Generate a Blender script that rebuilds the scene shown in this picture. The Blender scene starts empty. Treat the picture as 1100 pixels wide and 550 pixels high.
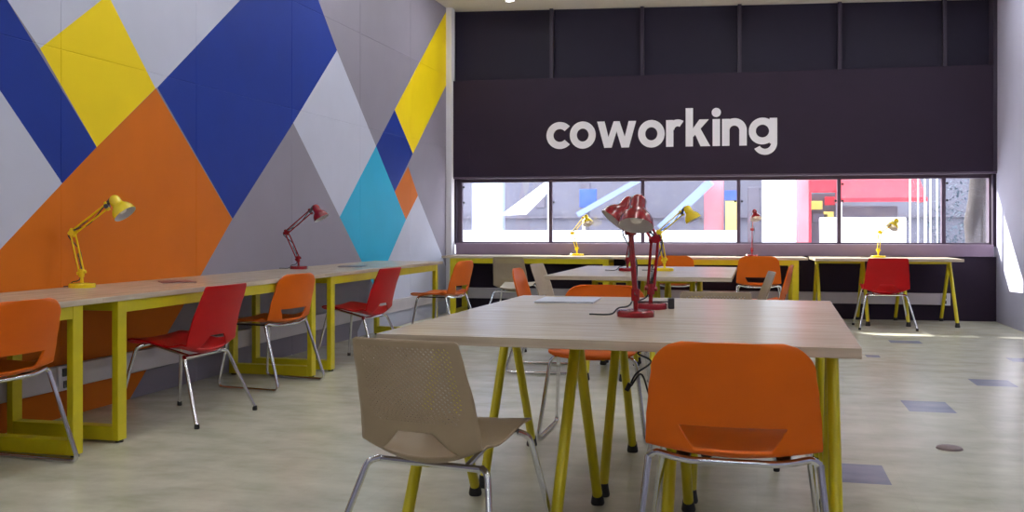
import bpy, bmesh, math, random
from mathutils import Vector, Matrix
random.seed(7)
SC = bpy.context.scene
COL = SC.collection
PI = math.pi

# ------------------------------------------------------------------ materials
def mat(name, col, rough=.5, metal=0., spec=.5, var=0., vscale=8., vstretch=(1, 1, 1), bump=0., bscale=200., col2=None,
        emit=None, estr=0., coat=0.):
    m = bpy.data.materials.new(name); m.use_nodes = True
    nt = m.node_tree; N = nt.nodes; L = nt.links
    b = N['Principled BSDF']
    b.inputs['Base Color'].default_value = (*col, 1)
    b.inputs['Roughness'].default_value = rough
    b.inputs['Metallic'].default_value = metal
    b.inputs['Specular IOR Level'].default_value = spec
    b.inputs['Coat Weight'].default_value = coat
    tc = N.new('ShaderNodeTexCoord')
    if var > 0 or col2:
        mp = N.new('ShaderNodeMapping'); mp.inputs['Scale'].default_value = vstretch
        L.new(tc.outputs['Object'], mp.inputs['Vector'])
        no = N.new('ShaderNodeTexNoise'); no.inputs['Scale'].default_value = vscale; no.inputs['Detail'].default_value = 5
        L.new(mp.outputs[0], no.inputs['Vector'])
        rp = N.new('ShaderNodeValToRGB')
        c2 = col2 if col2 else tuple(min(1, c * (1 + var)) for c in col)
        c1 = col if col2 else tuple(c * (1 - var) for c in col)
        rp.color_ramp.elements[0].position = .3; rp.color_ramp.elements[0].color = (*c1, 1)
        rp.color_ramp.elements[1].position = .7; rp.color_ramp.elements[1].color = (*c2, 1)
        L.new(no.outputs['Fac'], rp.inputs['Fac']); L.new(rp.outputs['Color'], b.inputs['Base Color'])
    if bump > 0:
        nb = N.new('ShaderNodeTexNoise'); nb.inputs['Scale'].default_value = bscale
        L.new(tc.outputs['Object'], nb.inputs['Vector'])
        bp = N.new('ShaderNodeBump'); bp.inputs['Strength'].default_value = bump; bp.inputs['Distance'].default_value = .002
        L.new(nb.outputs['Fac'], bp.inputs['Height']); L.new(bp.outputs['Normal'], b.inputs['Normal'])
    if emit:
        b.inputs['Emission Color'].default_value = (*emit, 1); b.inputs['Emission Strength'].default_value = estr
    return m

def s2l(r, g, b):
    f = lambda v: (v / 255 / 12.92) if v / 255 <= .04045 else ((v / 255 + .055) / 1.055) ** 2.4
    return (f(r), f(g), f(b))

M = {}
M['m_white'] = mat('mural_white', s2l(200, 202, 221), .6, spec=.25, var=.03, vscale=3)
M['m_grey'] = mat('mural_grey', s2l(141, 135, 149), .6, spec=.25, var=.03, vscale=3)
M['m_blue'] = mat('mural_blue', s2l(19, 49, 140), .6, spec=.2, var=.05, vscale=3)
M['m_yellow'] = mat('mural_yellow', s2l(247, 216, 20), .6, spec=.2, var=.03, vscale=3)
M['m_orange'] = mat('mural_orange', s2l(203, 105, 10), .6, spec=.2, var=.04, vscale=3)
M['m_cyan'] = mat('mural_cyan', s2l(42, 174, 216), .6, spec=.2, var=.03, vscale=3)
M['plaster'] = mat('lilac_grey_plaster', s2l(176, 174, 196), .7, var=.04, vscale=2, bump=.05, bscale=60)
M['ceiling'] = mat('white_ceiling_paint', s2l(236, 232, 224), .8, var=.02)
M['dark'] = mat('dark_aubergine_paint', s2l(43, 31, 49), .65, spec=.25, var=.06, vscale=2.5)
M['darkpane'] = mat('dark_painted_upper_pane', s2l(36, 31, 50), .6, spec=.25, var=.05, vscale=2)
M['darkbar'] = mat('dark_grey_bar', s2l(58, 50, 66), .5, spec=.3, var=.04)
M['alu'] = mat('plum_grey_window_metal', s2l(92, 78, 94), .4, .3, var=.04)
M['sill'] = mat('sill_paint_lightened_as_lit', s2l(138, 118, 140), .45, var=.03)  # light on the strip below the window is put into this lighter lilac
M['white'] = mat('white_paint', s2l(232, 230, 238), .5, var=.02)
M['trunk'] = mat('white_trunking_plastic', s2l(205, 198, 204), .45, var=.03)
M['letter'] = mat('white_sign_paint', s2l(250, 248, 255), .5, var=.01)
M['lime'] = mat('yellow_green_powder_coat', s2l(206, 190, 14), .38, var=.05, vscale=12)
M['chrome'] = mat('chrome_tube', (.62, .62, .64), .18, 1., var=.03)
M['rubber'] = mat('black_rubber', (.012, .012, .013), .6, var=.1)
M['orange'] = mat('orange_moulded_plastic', s2l(212, 96, 2), .42, spec=.25, var=.04, vscale=9, bump=.08, bscale=350)
M['red'] = mat('red_moulded_plastic', s2l(180, 0, 12), .42, spec=.22, var=.04, vscale=9, bump=.08, bscale=350)
M['beige'] = mat('taupe_moulded_plastic', s2l(164, 144, 118), .45, spec=.35, var=.04, vscale=9, bump=.08, bscale=350)
M['lampred'] = mat('glossy_red_enamel', s2l(138, 5, 19), .24, var=.04, coat=.4)
M['lampyel'] = mat('glossy_yellow_enamel', s2l(246, 214, 20), .25, var=.04, coat=.4)
M['shadein'] = mat('white_shade_lining', s2l(222, 218, 216), .5, var=.02)
M['bulb'] = mat('frosted_bulb', (.9, .9, .88), .3, var=.01)
M['steel'] = mat('dark_steel_pivot', (.08, .075, .075), .35, .8, var=.05)
M['paper'] = mat('glossy_white_cover', s2l(222, 224, 232), .25, var=.06, vscale=14)
M['leafdark'] = mat('dark_maroon_cover', s2l(112, 58, 60), .4, var=.15, vscale=14)
M['leafgrey'] = mat('charcoal_cover', s2l(86, 78, 84), .4, var=.15, vscale=14)
M['black'] = mat('black_plastic', (.015, .015, .017), .4, var=.1)
M['drain'] = mat('brownish_drain_metal', s2l(128, 112, 112), .45, .3, var=.15, vscale=30)
M['fixture'] = mat('white_enamel_batten', s2l(235, 235, 232), .4, var=.01)
M['tube'] = mat('lit_fluorescent_tube', (1, 1, 1), .4, emit=(.96, .985, 1), estr=36)
# outdoors
M['o_grey'] = mat('pale_grey_render', s2l(98, 95, 108), .8, var=.1, vscale=.8)
M['o_ltblue'] = mat('pale_blue_panel', s2l(150, 160, 188), .6, var=.05, vscale=1)
M['o_white'] = mat('white_render', s2l(244, 244, 248), .8, var=.03, vscale=1)
M['o_blue'] = mat('blue_sheet', s2l(54, 84, 170), .6, var=.08, vscale=2)
M['o_ltb2'] = mat('light_blue_canvas', s2l(122, 136, 176), .7, var=.08, vscale=2)
M['o_pink'] = mat('pink_render', s2l(222, 136, 146), .7, var=.06, vscale=2)
M['o_red'] = mat('red_canvas', s2l(196, 40, 56), .7, var=.12, vscale=3)
M['o_yel'] = mat('yellow_panel', s2l(238, 214, 110), .6, var=.06, vscale=3)
M['o_mid'] = mat('mid_grey_render', s2l(98, 92, 104), .8, var=.15, vscale=3)
M['bark'] = mat('brown_bark', s2l(34, 25, 26), .9, var=.35, vscale=9, vstretch=(1, 1, .25), bump=.6, bscale=24)
M['leaf'] = mat('foliage_green', s2l(54, 78, 50), .6, var=.3, vscale=5)
M['leafb'] = mat('bluish_foliage', s2l(46, 64, 78), .6, var=.3, vscale=5)
M['pave'] = mat('pale_concrete_paving', s2l(200, 200, 204), .9, var=.08, vscale=1.5)

def wood():
    m = bpy.data.materials.new('pale_ash_laminate'); m.use_nodes = True
    nt = m.node_tree; N = nt.nodes; L = nt.links; b = N['Principled BSDF']
    tc = N.new('ShaderNodeTexCoord'); mp = N.new('ShaderNodeMapping')
    mp.inputs['Scale'].default_value = (1.2, 16, 16)
    L.new(tc.outputs['Object'], mp.inputs['Vector'])
    n1 = N.new('ShaderNodeTexNoise'); n1.inputs['Scale'].default_value = 2.2; n1.inputs['Detail'].default_value = 6
    L.new(mp.outputs[0], n1.inputs['Vector'])
    rp = N.new('ShaderNodeValToRGB')
    rp.color_ramp.elements[0].position = .32; rp.color_ramp.elements[0].color = (*s2l(186, 168, 146), 1)
    rp.color_ramp.elements[1].position = .68; rp.color_ramp.elements[1].color = (*s2l(212, 197, 176), 1)
    L.new(n1.outputs['Fac'], rp.inputs['Fac']); L.new(rp.outputs[0], b.inputs['Base Color'])
    b.inputs['Roughness'].default_value = .26
    return m
M['wood'] = wood()

def floor_mat(name, ca, cb, cc):
    m = bpy.data.materials.new(name); m.use_nodes = True
    nt = m.node_tree; N = nt.nodes; L = nt.links; b = N['Principled BSDF']
    tc = N.new('ShaderNodeTexCoord')
    n1 = N.new('ShaderNodeTexNoise'); n1.inputs['Scale'].default_value = 3.2; n1.inputs['Detail'].default_value = 6; n1.inputs['Roughness'].default_value = .6
    mp = N.new('ShaderNodeMapping'); mp.inputs['Scale'].default_value = (1, 1.6, 1)
    L.new(tc.outputs['Object'], mp.inputs['Vector']); L.new(mp.outputs[0], n1.inputs['Vector'])
    rp = N.new('ShaderNodeValToRGB')
    rp.color_ramp.elements[0].position = .28; rp.color_ramp.elements[0].color = (*ca, 1)
    rp.color_ramp.elements[1].position = .72; rp.color_ramp.elements[1].color = (*cb, 1)
    L.new(n1.outputs['Fac'], rp.inputs['Fac'])
    # tile to tile variation and hairline joints
    br = N.new('ShaderNodeTexBrick'); br.offset = 0; br.inputs['Scale'].default_value = 1
    br.inputs['Brick Width'].default_value = .30; br.inputs['Row Height'].default_value = .30
    br.inputs['Mortar Size'].default_value = .0016; br.inputs['Bias'].default_value = 0
    br.inputs['Color1'].default_value = (1, 1, 1, 1); br.inputs['Color2'].default_value = (.95, .95, .955, 1); br.inputs['Mortar'].default_value = (*cc, 1)
    L.new(tc.outputs['Object'], br.inputs['Vector'])
    mx = N.new('ShaderNodeMix'); mx.data_type = 'RGBA'; mx.blend_type = 'MULTIPLY'; mx.inputs[0].default_value = 1
    L.new(rp.outputs[0], mx.inputs[6]); L.new(br.outputs['Color'], mx.inputs[7])
    L.new(mx.outputs[2], b.inputs['Base Color'])
    b.inputs['Roughness'].default_value = .25
    return m
M['floor'] = floor_mat('beige_vinyl_tile', s2l(196, 194, 172), s2l(230, 228, 210), (.93, .93, .93))
M['floorblue'] = floor_mat('blue_grey_vinyl_tile', s2l(134, 138, 158), s2l(168, 172, 190), (.93, .93, .93))

def glass():
    m = bpy.data.materials.new('glare_hazed_window_glass'); m.use_nodes = True
    nt = m.node_tree; N = nt.nodes; L = nt.links
    N.remove(N['Principled BSDF'])
    tr = N.new('ShaderNodeBsdfTransparent'); tr.inputs[0].default_value = (.96, .97, .98, 1)
    gl = N.new('ShaderNodeBsdfGlossy'); gl.inputs['Roughness'].default_value = .02
    df = N.new('ShaderNodeBsdfDiffuse'); df.inputs[0].default_value = (.9, .9, .92, 1)  # diffuse share puts the washed-out glare haze into the pane itself
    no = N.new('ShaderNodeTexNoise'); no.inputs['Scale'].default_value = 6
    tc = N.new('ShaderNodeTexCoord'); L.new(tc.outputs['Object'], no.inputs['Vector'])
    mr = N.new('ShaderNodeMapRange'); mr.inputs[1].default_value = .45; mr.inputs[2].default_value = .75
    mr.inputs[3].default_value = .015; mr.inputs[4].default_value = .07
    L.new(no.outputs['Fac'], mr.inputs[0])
    m1 = N.new('ShaderNodeMixShader'); m1.inputs[0].default_value = .05
    L.new(tr.outputs[0], m1.inputs[1]); L.new(gl.outputs[0], m1.inputs[2])
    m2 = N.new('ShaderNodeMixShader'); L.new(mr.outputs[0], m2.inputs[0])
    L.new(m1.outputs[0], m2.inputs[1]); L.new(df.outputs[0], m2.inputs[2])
    L.new(m2.outputs[0], N['Material Output'].inputs['Surface'])
    return m
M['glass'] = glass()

# ------------------------------------------------------------------ mesh helpers
def frame_from(d):
    d = Vector(d).normalized()
    up = Vector((0, 0, 1)) if abs(d.z) < .95 else Vector((0, 1, 0))
    x = up.cross(d).normalized(); y = d.cross(x)
    return x, y, d

class MB:
    def __init__(s): s.v = []; s.f = []; s.m = []
    def add(s, vs, fs, mi=0):
        o = len(s.v); s.v += [tuple(v) for v in vs]
        for f in fs: s.f.append(tuple(i + o for i in f)); s.m.append(mi)
    def box(s, x0, x1, y0, y1, z0, z1, mi=0, mtx=None):
        vs = [Vector((x, y, z)) for z in (z0, z1) for y in (y0, y1) for x in (x0, x1)]
        if mtx: vs = [mtx @ v for v in vs]
        s.add(vs, [(0, 2, 3, 1), (4, 5, 7, 6), (0, 1, 5, 4), (2, 6, 7, 3), (0, 4, 6, 2), (1, 3, 7, 5)], mi)
        return s
    def tube(s, pts, r, seg=10, mi=0, closed=False):
        pts = [Vector(p) for p in pts]; n = len(pts)
        rr = r if isinstance(r, (list, tuple)) else [r] * n
        T = []
        for i in range(n):
            a = pts[(i - 1) % n] if (closed or i > 0) else pts[i]
            b = pts[(i + 1) % n] if (closed or i < n - 1) else pts[i]
            T.append((b - a).normalized())
        X, Y, _ = frame_from(T[0]); rings = []
        for i in range(n):
            X = (X - T[i] * X.dot(T[i])).normalized(); Y = T[i].cross(X)
            rings.append([pts[i] + (X * math.cos(2 * PI * k / seg) + Y * math.sin(2 * PI * k / seg)) * rr[i] for k in range(seg)])
        vs = [v for q in rings for v in q]; fs = []
        for i in range(n if closed else n - 1):
            j = (i + 1) % n
            for k in range(seg):
                k2 = (k + 1) % seg
                fs.append((i * seg + k, i * seg + k2, j * seg + k2, j * seg + k))
        if not closed:
            fs.append(tuple(range(seg - 1, -1, -1))); fs.append(tuple((n - 1) * seg + k for k in range(seg)))
        s.add(vs, fs, mi); return s
    def lathe(s, prof, seg=24, org=(0, 0, 0), axis=(0, 0, 1), mis=None, mi=0):
        X, Y, Z = frame_from(axis); org = Vector(org); vs = []; fs = []; ms = []
        for (r, z) in prof:
            for k in range(seg):
                a = 2 * PI * k / seg
                vs.append(org + Z * z + (X * math.cos(a) + Y * math.sin(a)) * max(r, 1e-5))
        for i in range(len(prof) - 1):
            for k in range(seg):
                k2 = (k + 1) % seg
                fs.append((i * seg + k, i * seg + k2, (i + 1) * seg + k2, (i + 1) * seg + k)); ms.append(mis[i] if mis else mi)
        o = len(s.v); s.v += [tuple(v) for v in vs]
        for f, m_ in zip(fs, ms): s.f.append(tuple(i + o for i in f)); s.m.append(m_)
        return s
    def prism(s, poly, fn, t, mi=0):
        n = len(poly)
        vs = [fn(a, b, 0) for a, b in poly] + [fn(a, b, t) for a, b in poly]
        fs = [tuple(range(n - 1, -1, -1)), tuple(range(n, 2 * n))]
        for i in range(n):
            j = (i + 1) % n; fs.append((i, j, n + j, n + i))
        s.add(vs, fs, mi); return s
    def build(s, name, mats, parent=None, smooth=30, bevel=0, loc=None, rotz=0):
        me = bpy.data.meshes.new(name); me.from_pydata(s.v, [], s.f)
        if not isinstance(mats, (list, tuple)): mats = [mats]
        for m_ in mats: me.materials.append(m_)
        for p, i in zip(me.polygons, s.m): p.material_index = i
        bm = bmesh.new(); bm.from_mesh(me); bmesh.ops.recalc_face_normals(bm, faces=bm.faces[:]); bm.to_mesh(me); bm.free()
        if smooth:
            for p in me.polygons: p.use_smooth = True
            me.set_sharp_from_angle(angle=math.radians(smooth))
        o = bpy.data.objects.new(name, me); COL.objects.link(o)
        if parent: o.parent = parent
        if loc: o.location = loc
        o.rotation_euler = (0, 0, rotz)
        if bevel:
            b = o.modifiers.new('bevel', 'BEVEL'); b.width = bevel; b.segments = 2; b.limit_method = 'ANGLE'
        return o

def fillet(pts, r, n=6):
    """round the inner corners of a polyline"""
    P = [Vector(p) for p in pts]; out = [P[0]]
    for i in range(1, len(P) - 1):
        a, b, c = P[i - 1], P[i], P[i + 1]
        u = (a - b); v = (c - b)
        q = min(r, u.length * .49, v.length * .49)
        p0 = b + u.normalized() * q; p2 = b + v.normalized() * q
        for k in range(n + 1):
            t = k / n
            out.append(p0 * (1 - t) ** 2 + b * 2 * t * (1 - t) + p2 * t * t)
    out.append(P[-1]); return out

def tag(o, label=None, cat=None, group=None, kind=None):
    if label: o['label'] = label
    if cat: o['category'] = cat
    if group: o['group'] = group
    if kind: o['kind'] = kind
    return o
def thing(name, label, cat, loc=(0, 0, 0), rotz=0, group=None):
    o = bpy.data.objects.new(name, None); COL.objects.link(o)
    o.location = loc; o.rotation_euler = (0, 0, rotz); o.empty_display_size = .1
    return tag(o, label, cat, group)
def structure(o, label, cat='structure'): return tag(o, label, cat, None, 'structure')
def copy_tree(o, parent=None):
    c = o.copy(); COL.objects.link(c)
    if parent: c.parent = parent
    for ch in list(o.children): copy_tree(ch, c)
    return c

# ------------------------------------------------------------------ room shell
XL, XR, YB, YR = -3.828, 2.67, -3.6, 11.95      # left wall, right wall, wall behind, left end of window wall
BETA = math.radians(2.64)                        # the window wall is slightly out of square
WL = (XR - XL) / math.cos(BETA)
UV = Vector((math.cos(BETA), math.sin(BETA), 0)); NV = Vector((math.sin(BETA), -math.cos(BETA), 0))
def BW(u, w, z): return Vector((XL, YR, 0)) + UV * u + NV * w + Vector((0, 0, z))
BWM = Matrix.Translation((XL, YR, 0)) @ Matrix.Rotation(BETA, 4, 'Z') @ Matrix.Diagonal((1, -1, 1, 1))
def bwbox(mb, u0, u1, w0, w1, z0, z1, mi=0): return mb.box(u0, u1, w0, w1, z0, z1, mi, BWM)
def yback(x): return YR + (x - XL) * math.tan(BETA)

def inside(p, poly):
    x, y = p; r = False; n = len(poly)
    for i in range(n):
        x1, y1 = poly[i]; x2, y2 = poly[(i + 1) % n]
        if (y1 > y) != (y2 > y) and x < (x2 - x1) * (y - y1) / (y2 - y1) + x1: r = not r
    return r

MURAL = [
 ('m_yellow', [(4.589,2.066),(5.143,2.475),(5.192,2.474),(5.654,1.993),(5.066,1.561)]),
 ('m_yellow', [(11.830,3.816),(10.022,2.364),(10.605,1.930),(11.830,2.882),(12.104,3.090),(12.104,4.031)]),
 ('m_blue', [(4.347,2.278),(5.066,1.561),(4.767,1.331),(4.295,1.795),(3.934,2.184),(3.7,2.44),(3.7,2.93)]),
 ('m_blue', [(5.674,2.002),(6.738,2.818),(7.368,3.307),(8.110,3.129),(8.513,2.747),(7.619,1.971),(6.628,1.146)]),
 ('m_blue', [(10.022,2.364),(9.485,1.924),(10.022,1.471),(10.602,1.929)]),
 ('m_orange', [(5.659,1.993),(5.066,1.561),(4.767,1.331),(4.295,0.965),(3.477,0.339),(3.0,-.02),(3.0,-.5),(4.9,-.5),(5.323,-0.055),(5.736,0.322),(6.184,0.733),(6.622,1.143)]),
 ('m_orange', [(10.447,1.771),(10.022,1.471),(10.372,1.169),(10.776,1.454)]),
 ('m_white', [(8.513,2.747),(7.619,1.971),(8.576,1.181),(9.485,1.924)]),
 ('m_white', [(10.776,1.454),(10.372,1.169),(9.470,0.440),(9.0,.05),(9.0,-.2),(12.688,-0.2),(11.679,0.725)]),
 ('m_cyan', [(9.485,1.924),(8.576,1.181),(9.470,0.440),(10.372,1.169),(10.022,1.471)]),
 ('m_white', [(4.347,2.278),(3.7,2.93),(3.2,3.9),(7.7,3.9),(7.368,3.307),(6.738,2.818),(5.674,2.002),(5.654,1.993),(5.196,2.470),(5.143,2.475),(4.589,2.066)]),
 ('m_white', [(4.295,1.795),(4.767,1.331),(4.295,0.965),(3.477,0.339),(2.6,-.3),(2.0,1.0),(3.0,2.573),(3.7,2.44)]),
]
def build_mural_wall():
    z1 = 4.0; y0, y1 = YB, YR + .15
    bm = bmesh.new()
    vs = [bm.verts.new((XL, a, b)) for a, b in ((y0, 0), (y1, 0), (y1, z1), (y0, z1))]
    bm.faces.new(vs)
    def cut(a, b):
        d = Vector((0, b[0] - a[0], b[1] - a[1]))
        if d.length < 1e-4: return
        n = Vector((0, -d.z, d.y)).normalized()
        bmesh.ops.bisect_plane(bm, geom=bm.verts[:] + bm.edges[:] + bm.faces[:], dist=1e-6, plane_co=(XL, a[0], a[1]), plane_no=n)
    for _, p in MURAL:
        for i in range(len(p)): cut(p[i], p[(i + 1) % len(p)])
    g = .004; sy = [-1.2, .29, 1.78, 3.27, 4.756, 6.137, 7.595, 9.068, 10.524]; sz = [2.09, 3.012]
    for q in sy:
        for dl in (-g, 0, g): cut((q + dl, 0), (q + dl, 1))
    for q in sz:
        for dl in (-g, 0, g): cut((0, q + dl), (1, q + dl))
    names = ['m_grey', 'm_white', 'm_blue', 'm_yellow', 'm_orange', 'm_cyan']
    for f in bm.faces:
        c = f.calc_center_median(); f.material_index = 0
        for nm, p in MURAL:
            if inside((c.y, c.z), p): f.material_index = names.index(nm); break
    for v in bm.verts:                                  # panel joints are shallow V grooves
        if any(abs(v.co.y - q) < 1e-4 for q in sy) or any(abs(v.co.z - q) < 1e-4 for q in sz): v.co.x -= .003
    bmesh.ops.recalc_face_normals(bm, faces=bm.faces[:])
    me = bpy.data.meshes.new('wall_left'); bm.to_mesh(me); bm.free()
    for n in names: me.materials.append(M[n])
    if me.polygons[0].normal.x < 0: me.flip_normals()
    o = bpy.data.objects.new('wall_left', me); COL.objects.link(o)
    structure(o, 'left wall painted with blue, orange, yellow and white diamond shapes', 'wall')
build_mural_wall()

BLUE_TILES = [(.87,1.13,6.14,6.52), (1.46,1.72,7.25,7.56), (.30,.55,4.36,4.71), (.89,1.0,8.62,8.78), (1.22,1.50,9.75,9.98), (2.0,2.28,8.62,8.86)]
def build_floor():
    bm = bmesh.new()
    bm.faces.new([bm.verts.new(p) for p in ((XL, YB, 0), (XR, YB, 0), (XR, yback(XR), 0), (XL, YR, 0))])
    for t in BLUE_TILES:
        for co, no in (((t[0], 0, 0), (1, 0, 0)), ((t[1], 0, 0), (1, 0, 0)), ((0, t[2], 0), (0, 1, 0)), ((0, t[3], 0), (0, 1, 0))):
            bmesh.ops.bisect_plane(bm, geom=bm.verts[:] + bm.edges[:] + bm.faces[:], dist=1e-6, plane_co=co, plane_no=no)
    for f in bm.faces:
        c = f.calc_center_median()
        f.material_index = 1 if any(t[0] < c.x < t[1] and t[2] < c.y < t[3] for t in BLUE_TILES) else 0
    bmesh.ops.recalc_face_normals(bm, faces=bm.faces[:])
    me = bpy.data.meshes.new('floor'); bm.to_mesh(me); bm.free()
    me.materials.append(M['floor']); me.materials.append(M['floorblue'])
    if me.polygons[0].normal.z < 0: me.flip_normals()
    o = bpy.data.objects.new('floor', me); COL.objects.link(o)
    structure(o, 'beige mottled vinyl tile floor with a few blue-grey tiles', 'floor')
build_floor()

def zc(x): return 3.872 - .021 * (x - XL)
mb = MB()
mb.add([(XL - .1, YB, zc(XL - .1)), (XR + .1, YB, zc(XR + .1)), (XR + .1, 12.6, zc(XR + .1)), (XL - .1, 12.6, zc(XL - .1)),
        (XL - .1, YB, 4.2), (XR + .1, YB, 4.2), (XR + .1, 12.6, 4.2), (XL - .1, 12.6, 4.2)],
       [(0, 1, 2, 3), (4, 5, 6, 7), (0, 1, 5, 4), (1, 2, 6, 5), (2, 3, 7, 6), (3, 0, 4, 7)])
structure(mb.build('ceiling', M['ceiling'], smooth=0), 'white painted ceiling above the dark window wall', 'ceiling')
structure(MB().box(XR, XR + .15, YB, yback(XR) + .35, 0, 3.74).build('wall_right', M['plaster'], smooth=0), 'right wall of pale lilac-grey plaster with a sunlit patch', 'wall')
structure(MB().box(XL, XR, YB - .15, YB, 0, 3.9).build('wall_rear', M['plaster'], smooth=0), 'rear wall of pale plaster behind the viewer', 'wall')

# window wall
mb = MB()
bwbox(mb, -.2, WL + .3, -.30, 0, -.05, .743)                       # below the window
bwbox(mb, -.2, .10, -.30, 0, .862, 1.70)                            # left jamb
bwbox(mb, 6.47, WL + .3, -.30, 0, .862, 1.70)                       # right jamb
bwbox(mb, -.2, WL + .3, -.16, .0, 1.70, 2.945)                      # header
structure(mb.build('wall_back', M['dark'], smooth=0), 'dark aubergine back wall above and below the window band', 'wall')
mb = MB(); bwbox(mb, 0.0, WL, -.001, .05, 1.725, 2.948)
structure(mb.build('trim_1', M['dark'], smooth=0, bevel=.004), 'deep dark header board that carries the white lettering', 'header board')
mb = MB(); bwbox(mb, 0, WL, -.30, -.14, 2.945, 3.95)
structure(mb.build('trim_2', M['darkpane'], smooth=0), 'recessed dark panels above the header board', 'panel')
for i, u in enumerate((1.319, 2.456, 3.633, 4.797, 5.968)):
    mb = MB(); bwbox(mb, u - .022, u + .022, -.14, -.07, 2.945, zc(XL + u) + .01)
    structure(mb.build('trim_%d' % (3 + i), M['darkbar'], smooth=0), '%s upright bar from the left in the dark upper panels' % ('first', 'second', 'third', 'fourth', 'fifth')[i], 'upright bar')
mb = MB(); bwbox(mb, .0, .055, -.14, .06, 2.948, 3.95); bwbox(mb, 0, .055, .0, .06, .862, 2.948)
structure(mb.build('trim_8', M['darkbar'], smooth=0), 'dark grey jamb strip beside the white corner post', 'jamb')
structure(MB().box(XL, XL + .075, YR - .12, YR + .02, .0, 3.95).build('trim_9', M['white'], smooth=0, bevel=.004), 'slim white post in the corner left of the window wall', 'corner post')
mb = MB(); bwbox(mb, .05, WL, -.02, .045, 1.700, 1.724)
structure(mb.build('trim_10', M['alu'], smooth=0, bevel=.003), 'thin plum-grey strip along the window head', 'window head')
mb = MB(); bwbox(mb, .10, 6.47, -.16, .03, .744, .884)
structure(mb.build('trim_11', M['sill'], smooth=0, bevel=.003), 'sill strip under the window band, painted lighter lilac-grey as if lit', 'sill')
mb = MB(); bwbox(mb, WL - .045, WL, -.14, .055, 1.725, 3.95)
structure(mb.build('trim_12', M['darkbar'], smooth=0), 'dark grey strip where the dark wall meets the right wall', 'jamb')

MUL = [.10, 1.304, 2.462, 3.621, 4.791, 5.959, 6.47]
ORD = ('first', 'second', 'third', 'fourth', 'fifth', 'last narrow')
SEEN = ('pale blue panel', 'blue sign', 'blue awning', 'grey pillar', 'red awning', 'tree trunk')
for i in range(6):
    a, b = MUL[i], MUL[i + 1]; h = .022
    mb = MB()
    w0, w1 = -.15, -.09; z0, z1 = .884, 1.70
    l = .055 if i == 0 else h; r = .02 if i == 5 else h
    bwbox(mb, a, a + l, w0, w1, z0, z1); bwbox(mb, b - r, b, w0, w1, z0, z1)
    bwbox(mb, a + l, b - r, w0, w1, z0, z0 + .018); bwbox(mb, a + l, b - r, w0, w1, z1 - .045, z1)
    o = mb.build('window_%d' % (i + 1), M['alu'], smooth=0)
    structure(o, '%s window pane from the left, with a %s seen through it' % (ORD[i], SEEN[i]), 'window')
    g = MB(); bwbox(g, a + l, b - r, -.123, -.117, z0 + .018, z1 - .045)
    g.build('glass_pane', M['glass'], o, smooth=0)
    for (uu, zz) in ((a + l + .018, 1.60), (a + l + .018, 1.40)) if i in (0, 4, 5) else ((a + l + .018, 1.40), (b - r - .018, 1.40)):
        k = MB(); p0 = BW(uu, -.117, zz); p1 = BW(uu, -.10, zz)
        k.tube([p0, p1], .014, 10); k.build('glass_clamp', M['black'], o)

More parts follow.
